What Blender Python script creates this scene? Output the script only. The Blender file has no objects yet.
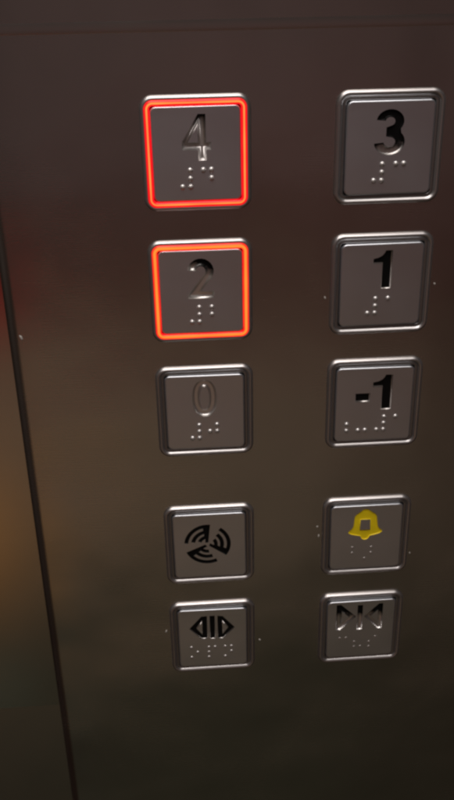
import bpy, bmesh, math, random
from mathutils import Vector, Matrix
random.seed(7)
MM = 0.001
ZB = 1.30                      # height of the top button row above the lift floor, metres
C = bpy.context.scene.collection
R = math.radians
PI = math.pi

# ------------------------------------------------------------------ materials
def new_mat(name):
    m = bpy.data.materials.new(name); m.use_nodes = True
    nt = m.node_tree; b = nt.nodes['Principled BSDF']
    return m, nt, b

def brushed(name, col, rough, bump=0.02, rvar=0.08, aniso=0.5, grain=(1, 1, 60), smudge=0.12, seed=0.0, wave=0.0):
    """brushed stainless steel: metal, fine grain bump, smudges that change gloss and tone a little"""
    m, nt, b = new_mat(name); N = nt.nodes; L = nt.links
    b.inputs['Metallic'].default_value = 1.0
    b.inputs['Anisotropic'].default_value = aniso
    if aniso:
        tv = N.new('ShaderNodeCombineXYZ'); tv.inputs[0].default_value = 1.0; L.new(tv.outputs[0], b.inputs['Tangent'])
    tc = N.new('ShaderNodeTexCoord')
    mp = N.new('ShaderNodeMapping'); mp.inputs['Scale'].default_value = grain
    mp.inputs['Location'].default_value = (seed, seed * .7, seed * 1.3)
    L.new(tc.outputs['Object'], mp.inputs['Vector'])
    n1 = N.new('ShaderNodeTexNoise'); n1.inputs['Scale'].default_value = 60; n1.inputs['Detail'].default_value = 4
    L.new(mp.outputs['Vector'], n1.inputs['Vector'])
    # broad wipe marks / fingerprints
    mp2 = N.new('ShaderNodeMapping'); mp2.inputs['Location'].default_value = (seed * 2, 3.1 + seed, seed)
    L.new(tc.outputs['Object'], mp2.inputs['Vector'])
    n2 = N.new('ShaderNodeTexNoise'); n2.inputs['Scale'].default_value = 22; n2.inputs['Detail'].default_value = 3
    n2.inputs['Roughness'].default_value = 0.55; n2.inputs['Distortion'].default_value = 0.6
    L.new(mp2.outputs['Vector'], n2.inputs['Vector'])
    add = N.new('ShaderNodeMath'); add.operation = 'MULTIPLY_ADD'
    L.new(n2.outputs['Fac'], add.inputs[0]); add.inputs[1].default_value = rvar * 2; add.inputs[2].default_value = rough - rvar
    add2 = N.new('ShaderNodeMath'); add2.operation = 'MULTIPLY_ADD'
    L.new(n1.outputs['Fac'], add2.inputs[0]); add2.inputs[1].default_value = 0.05
    L.new(add.outputs[0], add2.inputs[2]); L.new(add2.outputs[0], b.inputs['Roughness'])
    mix = N.new('ShaderNodeMix'); mix.data_type = 'RGBA'
    mix.inputs[6].default_value = (*[c * (1 - smudge) for c in col], 1)
    mix.inputs[7].default_value = (*[min(1, c * (1 + smudge)) for c in col], 1)
    L.new(n2.outputs['Fac'], mix.inputs[0]); L.new(mix.outputs[2], b.inputs['Base Color'])
    if bump:
        bp = N.new('ShaderNodeBump'); bp.inputs['Strength'].default_value = bump; bp.inputs['Distance'].default_value = 0.0002
        L.new(n1.outputs['Fac'], bp.inputs['Height']); L.new(bp.outputs[0], b.inputs['Normal'])
        if wave:                                   # the sheet is not quite flat: slow dents of a few centimetres
            n3 = N.new('ShaderNodeTexNoise'); n3.inputs['Scale'].default_value = 17; n3.inputs['Detail'].default_value = 1.5
            L.new(mp2.outputs['Vector'], n3.inputs['Vector'])
            b3 = N.new('ShaderNodeBump'); b3.inputs['Strength'].default_value = 1; b3.inputs['Distance'].default_value = wave
            L.new(n3.outputs['Fac'], b3.inputs['Height']); L.new(b3.outputs[0], bp.inputs['Normal'])
    return m

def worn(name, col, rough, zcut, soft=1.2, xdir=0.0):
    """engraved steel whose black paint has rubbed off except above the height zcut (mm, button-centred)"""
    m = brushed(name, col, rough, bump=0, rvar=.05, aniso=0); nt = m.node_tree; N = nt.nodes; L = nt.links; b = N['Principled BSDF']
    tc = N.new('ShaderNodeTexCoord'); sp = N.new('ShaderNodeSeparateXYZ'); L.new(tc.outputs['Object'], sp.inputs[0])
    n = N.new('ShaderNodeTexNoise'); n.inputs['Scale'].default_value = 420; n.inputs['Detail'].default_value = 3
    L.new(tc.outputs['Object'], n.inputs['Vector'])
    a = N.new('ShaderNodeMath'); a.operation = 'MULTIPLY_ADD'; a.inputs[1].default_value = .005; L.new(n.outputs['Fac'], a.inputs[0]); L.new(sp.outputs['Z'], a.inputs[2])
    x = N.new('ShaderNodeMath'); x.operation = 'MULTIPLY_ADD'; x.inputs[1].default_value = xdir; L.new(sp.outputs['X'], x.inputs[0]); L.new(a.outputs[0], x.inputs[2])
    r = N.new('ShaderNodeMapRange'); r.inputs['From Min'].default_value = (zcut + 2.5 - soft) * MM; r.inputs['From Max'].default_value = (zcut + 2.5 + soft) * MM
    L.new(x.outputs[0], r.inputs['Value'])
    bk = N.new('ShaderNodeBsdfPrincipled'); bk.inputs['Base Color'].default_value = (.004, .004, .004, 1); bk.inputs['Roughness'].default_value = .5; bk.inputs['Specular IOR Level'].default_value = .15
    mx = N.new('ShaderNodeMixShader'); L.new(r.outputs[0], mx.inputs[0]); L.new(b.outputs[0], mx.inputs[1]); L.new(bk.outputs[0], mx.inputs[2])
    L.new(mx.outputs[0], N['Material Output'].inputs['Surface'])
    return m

def plain(name, col, rough=0.4, metal=0.0, spec=0.5):
    m, nt, b = new_mat(name); N = nt.nodes; L = nt.links
    b.inputs['Metallic'].default_value = metal
    b.inputs['Specular IOR Level'].default_value = spec
    tc = N.new('ShaderNodeTexCoord'); n = N.new('ShaderNodeTexNoise'); n.inputs['Scale'].default_value = 400
    L.new(tc.outputs['Object'], n.inputs['Vector'])
    mix = N.new('ShaderNodeMix'); mix.data_type = 'RGBA'
    mix.inputs[6].default_value = (*[c * .85 for c in col], 1); mix.inputs[7].default_value = (*[c * 1.15 for c in col], 1)
    L.new(n.outputs['Fac'], mix.inputs[0]); L.new(mix.outputs[2], b.inputs['Base Color'])
    r = N.new('ShaderNodeMath'); r.operation = 'MULTIPLY_ADD'; r.inputs[1].default_value = .12; r.inputs[2].default_value = rough - .06
    L.new(n.outputs['Fac'], r.inputs[0]); L.new(r.outputs[0], b.inputs['Roughness'])
    return m

def glow(name, strength, core, mid=.45):
    """lit diffuser ring: a hot orange core between deep red rims (mesh attribute 'core': 1 at the LED line)"""
    m, nt, b = new_mat(name); N = nt.nodes; L = nt.links
    at = N.new('ShaderNodeAttribute'); at.attribute_name = 'core'
    tc = N.new('ShaderNodeTexCoord'); n = N.new('ShaderNodeTexNoise'); n.inputs['Scale'].default_value = 75
    n.inputs['Detail'].default_value = 1
    L.new(tc.outputs['Object'], n.inputs['Vector'])
    ma = N.new('ShaderNodeMath'); ma.operation = 'MULTIPLY_ADD'; ma.inputs[1].default_value = 0.6; ma.inputs[2].default_value = -0.28
    L.new(n.outputs['Fac'], ma.inputs[0])
    ad = N.new('ShaderNodeMath'); ad.operation = 'ADD'
    L.new(at.outputs['Fac'], ad.inputs[0]); L.new(ma.outputs[0], ad.inputs[1])
    cr = N.new('ShaderNodeValToRGB'); e = cr.color_ramp.elements
    e[0].position = 0.0; e[0].color = (0.42, 0.000, 0.004, 1)
    e[1].position = 1.0; e[1].color = (*core, 1)
    k = e.new(mid); k.color = (0.56, 0.004 if mid > .3 else .012, 0.005, 1)
    k = e.new(mid + .27); k.color = (core[0] * .9, core[1] * .45, core[2] * .6, 1)
    L.new(ad.outputs[0], cr.inputs[0])
    b.inputs['Base Color'].default_value = (0.25, 0.02, 0.015, 1); b.inputs['Roughness'].default_value = 0.3
    L.new(cr.outputs[0], b.inputs['Emission Color']); b.inputs['Emission Strength'].default_value = strength
    return m

STEEL = (0.45, 0.425, 0.40)
M = {
    'panel':  brushed('brushed_steel_panel', STEEL, 0.235, bump=0.05, rvar=0.05, smudge=0.12, wave=.0015),
    'upper':  brushed('brushed_steel_upper', STEEL, 0.28, bump=0.05, rvar=0.06, smudge=0.10, seed=2),
    'wall':   brushed('polished_steel_wall', (0.40, 0.36, 0.32), 0.15, bump=0.01, rvar=0.05, aniso=0.2, seed=5),
    'plate':  brushed('brushed_button_face', (0.74, 0.77, 0.82), 0.36, bump=0.12, rvar=0.09, aniso=0.3, smudge=0.10, seed=4, wave=.0022),
    'bezel':  brushed('satin_chrome_bezel', (0.62, 0.60, 0.60), 0.35, bump=0, rvar=0.03, aniso=0.0, smudge=0.05),
    'ring':   brushed('unlit_diffuser_ring', (0.34, 0.33, 0.33), 0.38, bump=0, rvar=0.04, aniso=0.0),
    'engr':   brushed('engraved_steel', (0.80, 0.77, 0.75), 0.34, bump=0, rvar=0.05, aniso=0.0),
    'dot':    brushed('braille_steel', (0.80, 0.77, 0.75), 0.47, bump=0, rvar=0.03, aniso=0.0),
    'black':  plain('black_inlay', (0.004, 0.004, 0.004), 0.5, spec=0.15),
    'yellow': plain('yellow_enamel', (0.92, 0.70, 0.008), 0.4),
    'dust':   plain('pale_dust', (0.55, 0.52, 0.48), 0.7),
    'gasket': plain('dark_gasket', (0.012, 0.011, 0.010), 0.6, spec=0.2),
    'glow':   glow('lit_ring_red', 2.3, (.80, .15, .030)),
    'glow2':  glow('lit_ring_orange', 2.3, (.95, .135, .016), .22),
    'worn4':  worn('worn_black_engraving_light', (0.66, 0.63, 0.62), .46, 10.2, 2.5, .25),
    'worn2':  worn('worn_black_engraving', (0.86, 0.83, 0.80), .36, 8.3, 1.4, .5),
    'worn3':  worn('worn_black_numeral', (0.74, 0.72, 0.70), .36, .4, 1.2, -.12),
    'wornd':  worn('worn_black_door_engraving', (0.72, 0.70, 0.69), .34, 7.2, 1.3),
}

# ------------------------------------------------------------------ mesh helpers
def link(name, me, mat, parent=None, loc=(0, 0, 0), smooth=True):
    o = bpy.data.objects.new(name, me); C.objects.link(o)
    if mat and not me.materials: me.materials.append(mat)
    if smooth:
        for p in me.polygons: p.use_smooth = True
    o.location = loc
    if parent: o.parent = parent
    return o

def tag(o, label=None, cat=None, group=None, kind=None):
    for k, v in (('label', label), ('category', cat), ('group', group), ('kind', kind)):
        if v: o[k] = v
    return o

# local frame of everything on the panel: x right, z up, -y out of the panel (all in mm here)
def P(x, up, out): return Vector((x, -out, up)) * MM

def rrect(hx, hy, r, n=8):
    pts = []
    for cx, cy, a0 in ((hx - r, hy - r, 0), (-hx + r, hy - r, 90), (-hx + r, -hy + r, 180), (hx - r, -hy + r, 270)):
        for i in range(n + 1):
            a = R(a0 + 90 * i / n); pts.append((cx + r * math.cos(a), cy + r * math.sin(a)))
    return pts

HX, HY, RC = 17.5, 18.0, 4.2
def sweep(profile, attr=None):
    """closed ring: profile = [(inset from outer edge, height)], attr = value per profile point"""
    bm = bmesh.new(); rows = []; vals = []
    n = 10
    for j, (d, z) in enumerate(profile):
        row = []
        for (x, y) in rrect(HX - d, HY - d, max(RC - d, 0.6), n):
            row.append(bm.verts.new(P(x, y, z))); vals.append(attr[j] if attr else 0)
        rows.append(row)
    for a, b in zip(rows, rows[1:]):
        k = len(a)
        for i in range(k):
            bm.faces.new((a[i], a[(i + 1) % k], b[(i + 1) % k], b[i]))
    bmesh.ops.recalc_face_normals(bm, faces=bm.faces)
    me = bpy.data.meshes.new('ring'); bm.to_mesh(me); bm.free()
    # face outwards (towards the viewer) 
    s = sum(p.normal.y * p.area for p in me.polygons)
    if s > 0: me.flip_normals()
    if attr:
        at = me.attributes.new('core', 'FLOAT', 'POINT')
        for i, v in enumerate(vals): at.data[i].value = v
    return me

def shape_mesh(polys, z0, z1, bevel=0.0, name='shape', res=2):
    """extruded flat shape with holes (even-odd), front face at height z1, back at z0; edges rounded by bevel"""
    cu = bpy.data.curves.new(name, 'CURVE'); cu.dimensions = '2D'; cu.fill_mode = 'BOTH'
    for pts in polys:
        sp = cu.splines.new('POLY'); sp.points.add(len(pts) - 1)
        for q, (x, y) in zip(sp.points, pts): q.co = (x, y, 0, 1)
        sp.use_cyclic_u = True
    th = z1 - z0
    cu.extrude = th / 2 - bevel; cu.bevel_depth = bevel; cu.bevel_resolution = res; cu.offset = -bevel
    o = bpy.data.objects.new(name, cu); C.objects.link(o)
    dg = bpy.context.evaluated_depsgraph_get(); dg.update()
    me = bpy.data.meshes.new_from_object(o.evaluated_get(dg))
    bpy.data.objects.remove(o); bpy.data.curves.remove(cu)
    me.materials.clear()
    for v in me.vertices:
        x, y, z = v.co; v.co = P(x, y, z + (z0 + z1) / 2)
    me.update()
    return me

def flat_fill(polys, z):
    return shape_mesh(polys, z, z, 0, 'fill')

def pocket(polys, ztop, depth, slope):
    """engraving: walls sloping in from the outline at the face down to a floor"""
    me = shape_mesh(polys, 0, 2 * depth, slope, 'pocket', 2)      # raised form, then turned inside out
    bm = bmesh.new(); bm.from_mesh(me)
    bmesh.ops.remove_doubles(bm, verts=bm.verts, dist=1e-6)
    # keep only the cap and the sloping edge
    top = max(-v.co.y for v in bm.verts)
    dele = [f for f in bm.faces if min(-v.co.y for v in f.verts) < top - (slope + .02) * MM]
    bmesh.ops.delete(bm, geom=dele, context='FACES')
    for v in bm.verts:
        d = (top + v.co.y) / (slope * MM)                         # 0 at the cap, 1 at the outline
        v.co.y = -(ztop - depth * (1 - d)) * MM
    bmesh.ops.recalc_face_normals(bm, faces=bm.faces)
    bm.to_mesh(me); bm.free()
    if sum(p.normal.y * p.area for p in me.polygons) > 0: me.flip_normals()
    return me

def plate_mesh(glyph):
    """button face: flat front with the engraving cut out, and a rounded rim"""
    me = flat_fill([rrect(HX - IN - RIM, HY - IN - RIM, 1.3, 6)] + glyph, ZP)
    bm = bmesh.new(); bm.from_mesh(me)
    for f in bm.faces: f.smooth = False
    rows = []
    for (d, z) in [(RIM, ZP)] + [(RIM * (1 - math.sin(R(a))), ZP - RIM * .8 * (1 - math.cos(R(a)))) for a in (18, 36, 54, 72, 90)] + [(0, .1)]:
        rows.append([bm.verts.new(P(x, y, z)) for x, y in rrect(HX - IN - d, HY - IN - d, 1.3 + RIM - d, 6)])
    for a, b in zip(rows, rows[1:]):
        k = len(a)
        for i in range(k):
            f = bm.faces.new((a[i], b[i], b[(i + 1) % k], a[(i + 1) % k])); f.smooth = True
    bm.to_mesh(me); bm.free()
    me2 = me
    bm = bmesh.new(); bm.from_mesh(me2)
    for f in bm.faces:
        if f.normal.dot(Vector((f.calc_center_median().x * .3, -.02, f.calc_center_median().z * .3)).normalized()) < 0: f.normal_flip()
    bm.to_mesh(me2); bm.free()
    return me2

def shade_by_angle(me, deg=35):
    bm = bmesh.new(); bm.from_mesh(me)
    bmesh.ops.remove_doubles(bm, verts=bm.verts, dist=1e-6)
    for f in bm.faces: f.smooth = True
    for e in bm.edges:
        e.smooth = not (len(e.link_faces) == 2 and e.calc_face_angle(0) > R(deg))
    bm.to_mesh(me); bm.free()

# ------------------------------------------------------------------ glyph outlines (mm, button-centred)
def arc(cx, cy, rx, ry, a0, a1, n=14):
    return [(cx + rx * math.cos(R(a0 + (a1 - a0) * i / n)), cy + ry * math.sin(R(a0 + (a1 - a0) * i / n))) for i in range(n + 1)]
def place(polys, x0, y0, sx, sy): return [[(x0 + x * sx, y0 + y * sy) for x, y in p] for p in polys]

G2 = [arc(.37, .69, .36, .31, 176, -38) + [(.37, .185), (.73, .185), (.73, 0), (.0, 0), (.0, .09)] + arc(.37, .69, .13, .12, -42, 176)]
G3 = [arc(.36, .735, .345, .265, 172, -38) + arc(.36, .285, .385, .29, 42, -174, 20)
      + arc(.36, .285, .145, .105, -174, 80, 16) + [(.27, .405), (.27, .605)] + arc(.36, .735, .12, .095, -75, 172, 14)]
def superell(cx, cy, rx, ry, e, n=40):
    o = []
    for i in range(n):
        a = 2 * PI * i / n; c, s = math.cos(a), math.sin(a)
        o.append((cx + rx * math.copysign(abs(c) ** (2 / e), c), cy + ry * math.copysign(abs(s) ** (2 / e), s)))
    return o
G0 = [superell(.36, .5, .36, .51, 2.3), superell(.36, .5, .125, .31, 2.2)]
G4 = [[(.42, 0), (.64, 0), (.64, .23), (.77, .23), (.77, .40), (.64, .40), (.64, 1), (.44, 1), (0, .41), (0, .23), (.42, .23)],
      [(.42, .40), (.15, .40), (.42, .76)]]
G1 = [[(.34, 0), (.60, 0), (.60, 1), (.42, 1)] + [(.39, .93), (.33, .865), (.24, .82), (.10, .79), (.10, .655), (.34, .655)]]
DASH = [[(0, 0), (1, 0), (1, 1), (0, 1)]]

def fan_icon(cx, cy, r):
    """three-bladed fan: each third is a wedge blade carrying three curved bars"""
    out = []
    for k in range(3):
        b0 = 92 - 120 * k                     # blade direction
        w = 10                                # half-width of the blade in degrees at the rim
        p = []
        bands = [(1.0, .83), (.71, .54), (.44, .28)]
        # the blade's trailing side is straight, from hub to rim; bars sweep off its other side
        p += [(cx + .10 * r * math.cos(R(b0 - 25)), cy + .10 * r * math.sin(R(b0 - 25)))]
        p += arc(cx, cy, r, r, b0 - w, b0 + w, 3)
        for i, (ro, ri) in enumerate(bands):
            s = b0 + w + (0, 2, 6)[i]; e_ = b0 + w + (72, 66, 56)[i]
            p += arc(cx, cy, ro * r, ro * r, s, e_, 14) + arc(cx, cy, ri * r, ri * r, e_ + 1, s, 14)
        p += [(cx + .12 * r * math.cos(R(b0 + 50)), cy + .12 * r * math.sin(R(b0 + 50)))]
        out.append(p)
    return out

OPEN = [[(-9.7, 5.3), (-4.6, 11.4), (-2.2, 11.6), (-2.2, -.2), (-4.6, -.2)],
        [(-6.6, 5.4), (-4.4, 8.6), (-4.4, 2.2)],
        [(-1.2, 11.6), (1.0, 11.6), (1.0, -.4), (-1.2, -.4)],
        [(2.0, 11.5), (4.2, 11.2), (9.2, 5.1), (4.2, -.4), (2.0, -.4)],
        [(4.1, 8.4), (4.1, 2.0), (6.3, 5.2)]]
CLOSE = [[(-10.5, 13.3), (-8.6, 13.3), (-2.2, 6.8), (-8.6, .2), (-10.5, .2)],
         [(-8.2, 9.9), (-8.2, 3.7), (-5.2, 6.8)],
         [(-1.7, 12.6), (.5, 12.6), (.5, -.2), (-1.7, -.2)],
         [(8.9, 12.9), (7.2, 12.9), (1.2, 6.6), (7.2, -.2), (8.9, -.2)],
         [(6.9, 9.7), (6.9, 3.4), (4.0, 6.6)]]
BELL = [arc(-.55, 12.0, 1.75, 1.15, 20, 160, 6) + arc(-1.7, 8.9, 3.3, 3.0, 140, 182, 5)
        + [(-5.2, 5.6), (-5.7, 4.4), (-7.0, 3.2), (-7.2, 2.3), (-6.0, 1.6), (-3.2, .9), (-2.3, .7)]
        + arc(-.5, .3, 1.6, 1.35, 200, 340, 6) + [(1.5, .7), (2.6, .9), (5.2, 1.6), (6.3, 2.4), (6.1, 3.2), (4.9, 4.3), (4.4, 5.6)]
        + arc(.7, 8.9, 3.3, 3.0, -2, 40, 5),
        [(-2.5, 3.6), (1.4, 3.6), (1.4, 8.3), (-2.5, 8.3)]]

# ------------------------------------------------------------------ braille (cells of 2.6 mm pitch)
PIT = 2.6
def cell(x, y, dots):
    q = {1: (0, 0), 2: (0, -1), 3: (0, -2), 4: (1, 0), 5: (1, -1), 6: (1, -2)}
    return [(x + q[d][0] * PIT, y + q[d][1] * PIT) for d in dots]
NUM = (3, 4, 5, 6)
BR = {
    '4': cell(-4.9, -4.95, NUM) + cell(1.9, -4.95, (1, 4, 5)),
    '2': cell(-3.5, -5.35, NUM) + cell(3.4, -5.35, (1, 2)),
    '0': cell(-5.0, -5.0, NUM) + cell(1.5, -5.0, (2, 4, 5)),
    '3': cell(-4.7, -4.95, NUM) + cell(2.35, -4.95, (1, 4)),
    '1': cell(-4.4, -4.8, NUM) + cell(2.6, -4.8, (1,)),
    '-1': cell(-9.8, -5.1, (2, 3)) + cell(-5.5, -5.1, (3, 6)) + cell(1.4, -5.1, NUM) + cell(8.2, -5.1, (1,)),
    'bell': cell(-5.3, -4.7, (1, 2)) + cell(-.3, -4.9, (3, 4, 5)),
    'open': cell(-9.1, -4.6, (1, 3, 5)) + cell(-1.8, -4.8, (1, 2, 3, 4)) + cell(5.0, -4.8, (1, 4, 5, 3)),
    'close': cell(-8.6, -4.4, (1, 4)) + cell(-2.4, -4.2, (2, 3, 6)) + cell(3.9, -4.6, (2, 3, 4)),
    'fan': [],
}

# ------------------------------------------------------------------ one button
ZP = 1.75                          # height of the button face above the panel
def dot_mesh():
    bm = bmesh.new(); prev = None; n = 14; rows = []
    for r, z in ((.90, -.05), (.88, .06), (.80, .27), (.62, .46), (.34, .60)):
        rows.append([bm.verts.new(P(r * math.cos(2 * PI * i / n), r * math.sin(2 * PI * i / n), z)) for i in range(n)])
    for a, b in zip(rows, rows[1:]):
        for i in range(n): bm.faces.new((a[i], a[(i + 1) % n], b[(i + 1) % n], b[i]))
    bm.faces.new(rows[-1])
    bmesh.ops.recalc_face_normals(bm, faces=bm.faces)
    me = bpy.data.meshes.new('braille_dot'); bm.to_mesh(me); bm.free(); return me
DOT = dot_mesh()

BEZ = [(0.0, -0.2), (0.0, .25), (.08, .65), (.28, 1.05), (.6, 1.35), (.95, 1.5), (1.2, 1.48), (1.45, 1.36), (1.7, 1.18), (1.95, .95), (2.1, .78), (2.12, .1)]
bezel_me = sweep(BEZ)
RING = [(2.05, .6), (2.1, .84), (2.2, .92), (2.5, .93), (2.8, .9), (3.05, .84), (3.17, .7), (3.18, .1)]
ring_me = sweep(RING)
RINGL = [(1.3, .9), (1.4, 1.5), (1.65, 1.75), (1.95, 1.9), (2.2, 1.95), (2.5, 1.95), (2.75, 1.88), (3.0, 1.7), (3.2, 1.3), (3.25, .6)]
ring_lit_me = sweep(RINGL, [0, 0, .08, .45, 1, .9, .35, .08, 0, 0])
ring_hot_me = sweep(RINGL, [0, 0, .15, .65, 1, 1, .65, .15, 0, 0])
gasket_me = sweep([(1.9, .12), (4.2, .12)])
IN = 3.3; RIM = .55                          # inset of the face plate

def button(x, y, key, glyph, fl, label, cat='button', lit=False, part='numeral', extra_label=None, group='lift call buttons'):
    root = bpy.data.objects.new('elevator_button', None); C.objects.link(root)
    root.empty_display_size = .01
    root.location = P(x, y, 0) + Vector((0, 0, ZB))
    tag(root, label, cat, group)
    bz = link('bezel', bezel_me, M['bezel'], root)
    gk = link('gasket', gasket_me, M['gasket'], bz)
    if lit:
        r = link('light_ring', ring_hot_me if key == '2' else ring_lit_me, M['glow2' if key == '2' else 'glow'], root); r['label'] = 'glowing orange red light ring'
    else:
        r = link('light_ring', ring_me, M['ring'], root); r['label'] = 'unlit grey light ring'
    pl = link('face_plate', plate_mesh(glyph), M['plate'], root, smooth=False)
    pl.rotation_euler = (R(random.uniform(-.8, .8)), R(random.uniform(-.25, .25)), R(random.uniform(-.8, .8)))
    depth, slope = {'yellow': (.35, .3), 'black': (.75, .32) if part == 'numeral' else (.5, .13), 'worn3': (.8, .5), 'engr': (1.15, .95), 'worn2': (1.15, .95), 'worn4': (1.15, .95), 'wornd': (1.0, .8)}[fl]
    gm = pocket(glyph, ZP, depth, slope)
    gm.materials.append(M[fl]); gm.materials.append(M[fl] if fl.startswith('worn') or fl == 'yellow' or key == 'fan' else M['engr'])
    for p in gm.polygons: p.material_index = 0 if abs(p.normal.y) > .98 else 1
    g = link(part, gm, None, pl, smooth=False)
    if extra_label: g['label'] = extra_label
    for (dx, dy) in BR[key]:
        d = bpy.data.objects.new('braille_dot', DOT); C.objects.link(d)
        d.parent = pl; d.location = P(dx, dy, ZP)
        if key in ('bell', 'close'): d.scale = (.72, .28, .72)
        elif key == 'open': d.scale = (.82, .55, .82)
    return root
DOT.materials.append(M['dot'])
for p in DOT.polygons: p.use_smooth = True

XR = 61.88
Y = [0, -45.74, -91.33, -149.58, -195.62]
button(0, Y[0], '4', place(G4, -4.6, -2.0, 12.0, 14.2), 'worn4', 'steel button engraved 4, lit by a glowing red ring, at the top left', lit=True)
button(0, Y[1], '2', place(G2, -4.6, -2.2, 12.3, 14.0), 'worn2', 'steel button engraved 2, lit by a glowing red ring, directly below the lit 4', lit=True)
button(0, Y[2], '0', place(G0, -4.7, -1.4, 12.6, 14.2), 'engr', 'unlit steel button engraved 0, below the glowing 2 button')
button(0, Y[3], 'fan', fan_icon(-.9, .9, 9.1), 'black', 'unlit steel button with a black round fan symbol and no braille', part='fan_symbol')
button(0, Y[4], 'open', OPEN, 'black', 'unlit steel door button with black arrows pointing outwards, bottom left', part='door_open_symbol')
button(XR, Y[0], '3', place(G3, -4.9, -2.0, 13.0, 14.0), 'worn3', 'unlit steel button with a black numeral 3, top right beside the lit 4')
button(XR, Y[1], '1', place(G1, -4.6, -1.3, 13.2, 13.6), 'black', 'unlit steel button with a black numeral 1, between the 3 and the minus 1')
button(XR, Y[2], '-1', place(DASH, -7.1, 1.2, 5.5, 3.5) + place(G1, -2.3, -2.2, 14.4, 14.0), 'black', 'unlit steel button reading -1 in black, above the yellow bell button')
button(XR, Y[3], 'bell', BELL, 'yellow', 'unlit steel alarm button with a yellow bell symbol', part='bell_symbol')
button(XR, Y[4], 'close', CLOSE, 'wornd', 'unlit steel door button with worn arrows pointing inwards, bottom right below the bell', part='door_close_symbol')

# ------------------------------------------------------------------ the steel panel
def strip_mesh(profile, z0, z1, nz=1):
    """vertical sheet: profile in plan [(x, out)], from height z0 to z1"""
    bm = bmesh.new(); cols = []
    for (x, o) in profile:
        cols.append([bm.verts.new(P(x, z0 + (z1 - z0) * k / nz, o)) for k in range(nz + 1)])
    for a, b in zip(cols, cols[1:]):
        for k in range(nz): bm.faces.new((a[k], b[k], b[k + 1], a[k + 1]))
    me = bpy.data.meshes.new('sheet'); bm.to_mesh(me); bm.free()
    if sum(p.normal.y * p.area for p in me.polygons) > 0: me.flip_normals()
    return me

EDGE = -67.6
panel = bpy.data.objects.new('control_panel', None); C.objects.link(panel); panel.location = (0, 0, ZB)
tag(panel, 'brushed stainless steel lift control panel carrying two columns of square buttons', 'control panel')
def fold(r): return [(EDGE, -15), (EDGE, -r)] + [(EDGE + r - r * math.cos(R(a)), -r + r * math.sin(R(a))) for a in range(10, 91, 10)]
link('front_sheet', strip_mesh(fold(4.2) + [(x, 0) for x in (-50, 0, 60, 190)], -460, 160, 4), M['panel'], panel)
bm = bmesh.new(); rows = []
for (dz, o) in [(-1.7, -.02), (-1.5, .02), (-.8, .08), (0, .105), (.8, .08), (1.5, .02), (1.7, -.02)]:
    rows.append([bm.verts.new(P(x, 37.4 + dz, o)) for x in (EDGE + 3.5, 0, 190)])
for a, b in zip(rows, rows[1:]):
    for i in range(2): bm.faces.new((a[i], a[i + 1], b[i + 1], b[i]))
me = bpy.data.meshes.new('bead'); bm.to_mesh(me); bm.free()
if sum(p.normal.y * p.area for p in me.polygons) > 0: me.flip_normals()
link('seam_bead', me, M['upper'], panel)

# the cab wall that the panel stands in front of, and the ledge low on it
wall = bpy.data.objects.new('cab_wall', None); C.objects.link(wall); wall.location = (0, 0, ZB)
tag(wall, 'polished steel cab wall set back behind the left edge of the panel', 'wall')
link('wall_sheet', strip_mesh([(-400, -12), (-60, -12)], -240, 160), M['wall'], wall, smooth=False)
link('lower_sheet', strip_mesh([(-400, -14.5), (-60, -14.5)], -460, -236), M['upper'], wall, smooth=False)

# ------------------------------------------------------------------ dust specks
def speck(x, y, s, el, label):
    bm = bmesh.new()
    bmesh.ops.create_icosphere(bm, subdivisions=2, radius=s * MM)
    for v in bm.verts:
        v.co *= random.uniform(.7, 1.25); v.co.x *= .8; v.co.z *= el; v.co.y *= .4
    me = bpy.data.meshes.new('speck'); bm.to_mesh(me); bm.free()
    o = link('dust_speck', me, M['dust'], None, P(x, y, s * .2) + Vector((0, 0, ZB)))
    o.rotation_euler = (0, random.uniform(-.6, .6), 0)
    tag(o, label, 'dust speck', 'dust specks on the steel panel')
speck(-19.2, -192.0, .45, 1.6, 'tiny pale dust speck just left of the outward arrows button')
speck(19.6, -199.5, .5, 1.0, 'tiny pale dust speck just right of the outward arrows button')
speck(42.6, -144.5, .45, 1.0, 'tiny pale dust speck left of the bell button, the upper of two')
speck(43.2, -148.8, .4, 1.5, 'tiny pale dust speck left of the bell button, the lower of two')
speck(80.6, -159.5, .35, 1.2, 'tiny pale dust speck at the lower right corner of the bell button')
speck(42.8, -50.0, .35, 1.5, 'tiny pale dust speck left of the black 1 button')
speck(81.0, -46.5, .4, 1.0, 'tiny pale dust speck right of the black 1 button')
speck(-62.6, -60.0, .5, 2.2, 'small pale dust fleck by the folded left edge of the panel')

# ------------------------------------------------------------------ light
def area(name, loc, target, size, size_y, power, col):
    l = bpy.data.lights.new(name, 'AREA'); l.shape = 'RECTANGLE'; l.size = size; l.size_y = size_y
    l.energy = power; l.color = col
    o = bpy.data.objects.new(name, l); C.objects.link(o); o.location = loc
    o.rotation_euler = (Vector(target) - Vector(loc)).to_track_quat('-Z', 'Y').to_euler()
    return o
# the cab's ceiling light, overhead and a little to the left of the panel
area('ceiling_light', (-.10, -.62, 2.35), (-.10, -.62, 0), 1.0, 1.0, 14.0, (1.0, .93, .88))

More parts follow.
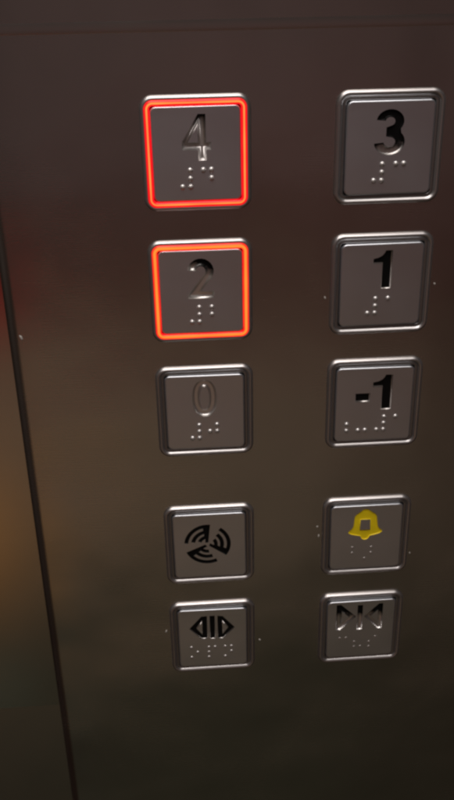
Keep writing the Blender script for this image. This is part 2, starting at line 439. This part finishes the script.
w = bpy.data.worlds.new('World'); bpy.context.scene.world = w; w.use_nodes = True
nt = w.node_tree; N = nt.nodes; L = nt.links
bg = N['Background']
tc = N.new('ShaderNodeTexCoord')
nrm = N.new('ShaderNodeVectorMath'); nrm.operation = 'NORMALIZE'; L.new(tc.outputs['Generated'], nrm.inputs[0])
def refl(px, py): return Vector((px + 8.7, -280, py - 45)).normalized()
base = N.new('ShaderNodeRGB'); base.outputs[0].default_value = (.0090, .0046, .0034, 1)
acc = base.outputs[0]
def lobe(d, k, col):
    """soft patch of dim light added in one direction for the steel to reflect"""
    global acc
    dt = N.new('ShaderNodeVectorMath'); dt.operation = 'DOT_PRODUCT'
    L.new(nrm.outputs[0], dt.inputs[0]); dt.inputs[1].default_value = d
    mx = N.new('ShaderNodeMath'); mx.operation = 'MAXIMUM'; L.new(dt.outputs['Value'], mx.inputs[0]); mx.inputs[1].default_value = 0
    pw = N.new('ShaderNodeMath'); pw.operation = 'POWER'; L.new(mx.outputs[0], pw.inputs[0]); pw.inputs[1].default_value = k
    sc = N.new('ShaderNodeVectorMath'); sc.operation = 'SCALE'; sc.inputs[0].default_value = col; L.new(pw.outputs[0], sc.inputs['Scale'])
    ad = N.new('ShaderNodeVectorMath'); ad.operation = 'ADD'; L.new(acc, ad.inputs[0]); L.new(sc.outputs[0], ad.inputs[1])
    acc = ad.outputs[0]
def band(z0, s0, z1, s1, axis, k, col):
    """a band of world light added for the steel to reflect: from height z0 (edge softness s0) up to z1 (s1), strongest towards axis"""
    global acc
    sp = N.new('ShaderNodeSeparateXYZ'); L.new(nrm.outputs[0], sp.inputs[0])
    def ramp(lo, hi):
        r = N.new('ShaderNodeMapRange'); r.interpolation_type = 'SMOOTHSTEP'
        r.inputs['From Min'].default_value = lo; r.inputs['From Max'].default_value = hi
        L.new(sp.outputs['Z'], r.inputs['Value']); return r.outputs[0]
    up = ramp(z0 - s0, z0 + s0); dn = ramp(z1 + s1, z1 - s1)
    m1 = N.new('ShaderNodeMath'); m1.operation = 'MULTIPLY'; L.new(up, m1.inputs[0]); L.new(dn, m1.inputs[1])
    dt = N.new('ShaderNodeVectorMath'); dt.operation = 'DOT_PRODUCT'; L.new(nrm.outputs[0], dt.inputs[0]); dt.inputs[1].default_value = axis
    mx = N.new('ShaderNodeMath'); mx.operation = 'MAXIMUM'; L.new(dt.outputs['Value'], mx.inputs[0]); mx.inputs[1].default_value = 0
    pw = N.new('ShaderNodeMath'); pw.operation = 'POWER'; L.new(mx.outputs[0], pw.inputs[0]); pw.inputs[1].default_value = k
    m2 = N.new('ShaderNodeMath'); m2.operation = 'MULTIPLY'; L.new(m1.outputs[0], m2.inputs[0]); L.new(pw.outputs[0], m2.inputs[1])
    sc = N.new('ShaderNodeVectorMath'); sc.operation = 'SCALE'; sc.inputs[0].default_value = col; L.new(m2.outputs[0], sc.inputs['Scale'])
    ad = N.new('ShaderNodeVectorMath'); ad.operation = 'ADD'; L.new(acc, ad.inputs[0]); L.new(sc.outputs[0], ad.inputs[1])
    acc = ad.outputs[0]
band(-.205, .05, .40, .2, Vector((-.03, -1, -.05)).normalized(), 11, (.071, .052, .050))
band(-.62, .12, -.335, .03, refl(-20, -95), 16, (.104, .078, .055))
lobe(refl(40, -15), 60, (.050, .018, .015))
lobe(refl(0, -265), 20, (.0130, .0170, .0105))
lobe(refl(-84, -88), 260, (.075, .045, .030))
lobe(refl(-100, -142), 520, (.36, .145, .012))
lobe(refl(-98, -226), 700, (.030, .052, .044))
lobe(refl(-80, -47), 3000, (1.0, .0, .02))
lobe(Vector((1, -.25, .1)).normalized(), 6, (.024, .022, .021))
lobe(Vector((-1, -.3, .1)).normalized(), 6, (.042, .036, .032))
L.new(acc, bg.inputs['Color']); bg.inputs['Strength'].default_value = 1.4

# ------------------------------------------------------------------ camera
cam = bpy.data.cameras.new('Camera'); co = bpy.data.objects.new('Camera', cam); C.objects.link(co)
cam.sensor_fit = 'VERTICAL'; cam.sensor_height = 36; cam.lens = 36 * 853.54 / 800
cam.clip_start = .01; cam.clip_end = 50
Rf = ((0.99744, 0.04693, -0.05393), (-0.01933, 0.90332, 0.42852), (0.06883, -0.42638, 0.90192))   # rows: right, up, out
m = Matrix(((Rf[0][0], Rf[0][1], Rf[0][2], 0), (-Rf[2][0], -Rf[2][1], -Rf[2][2], 0), (Rf[1][0], Rf[1][1], Rf[1][2], 0), (0, 0, 0, 1)))
m.translation = P(-8.707, 45.427, 279.645) + Vector((0, 0, ZB))
co.matrix_world = m
S = bpy.context.scene; S.camera = co
S.render.resolution_x = 581; S.render.resolution_y = 1024
S.view_settings.view_transform = 'Standard'; S.view_settings.look = 'None'; S.view_settings.gamma = 1
S.view_settings.exposure = 0
try: S.cycles.pixel_filter_type = 'BLACKMAN_HARRIS'; S.cycles.filter_width = 2.5
except Exception as e: print(e)
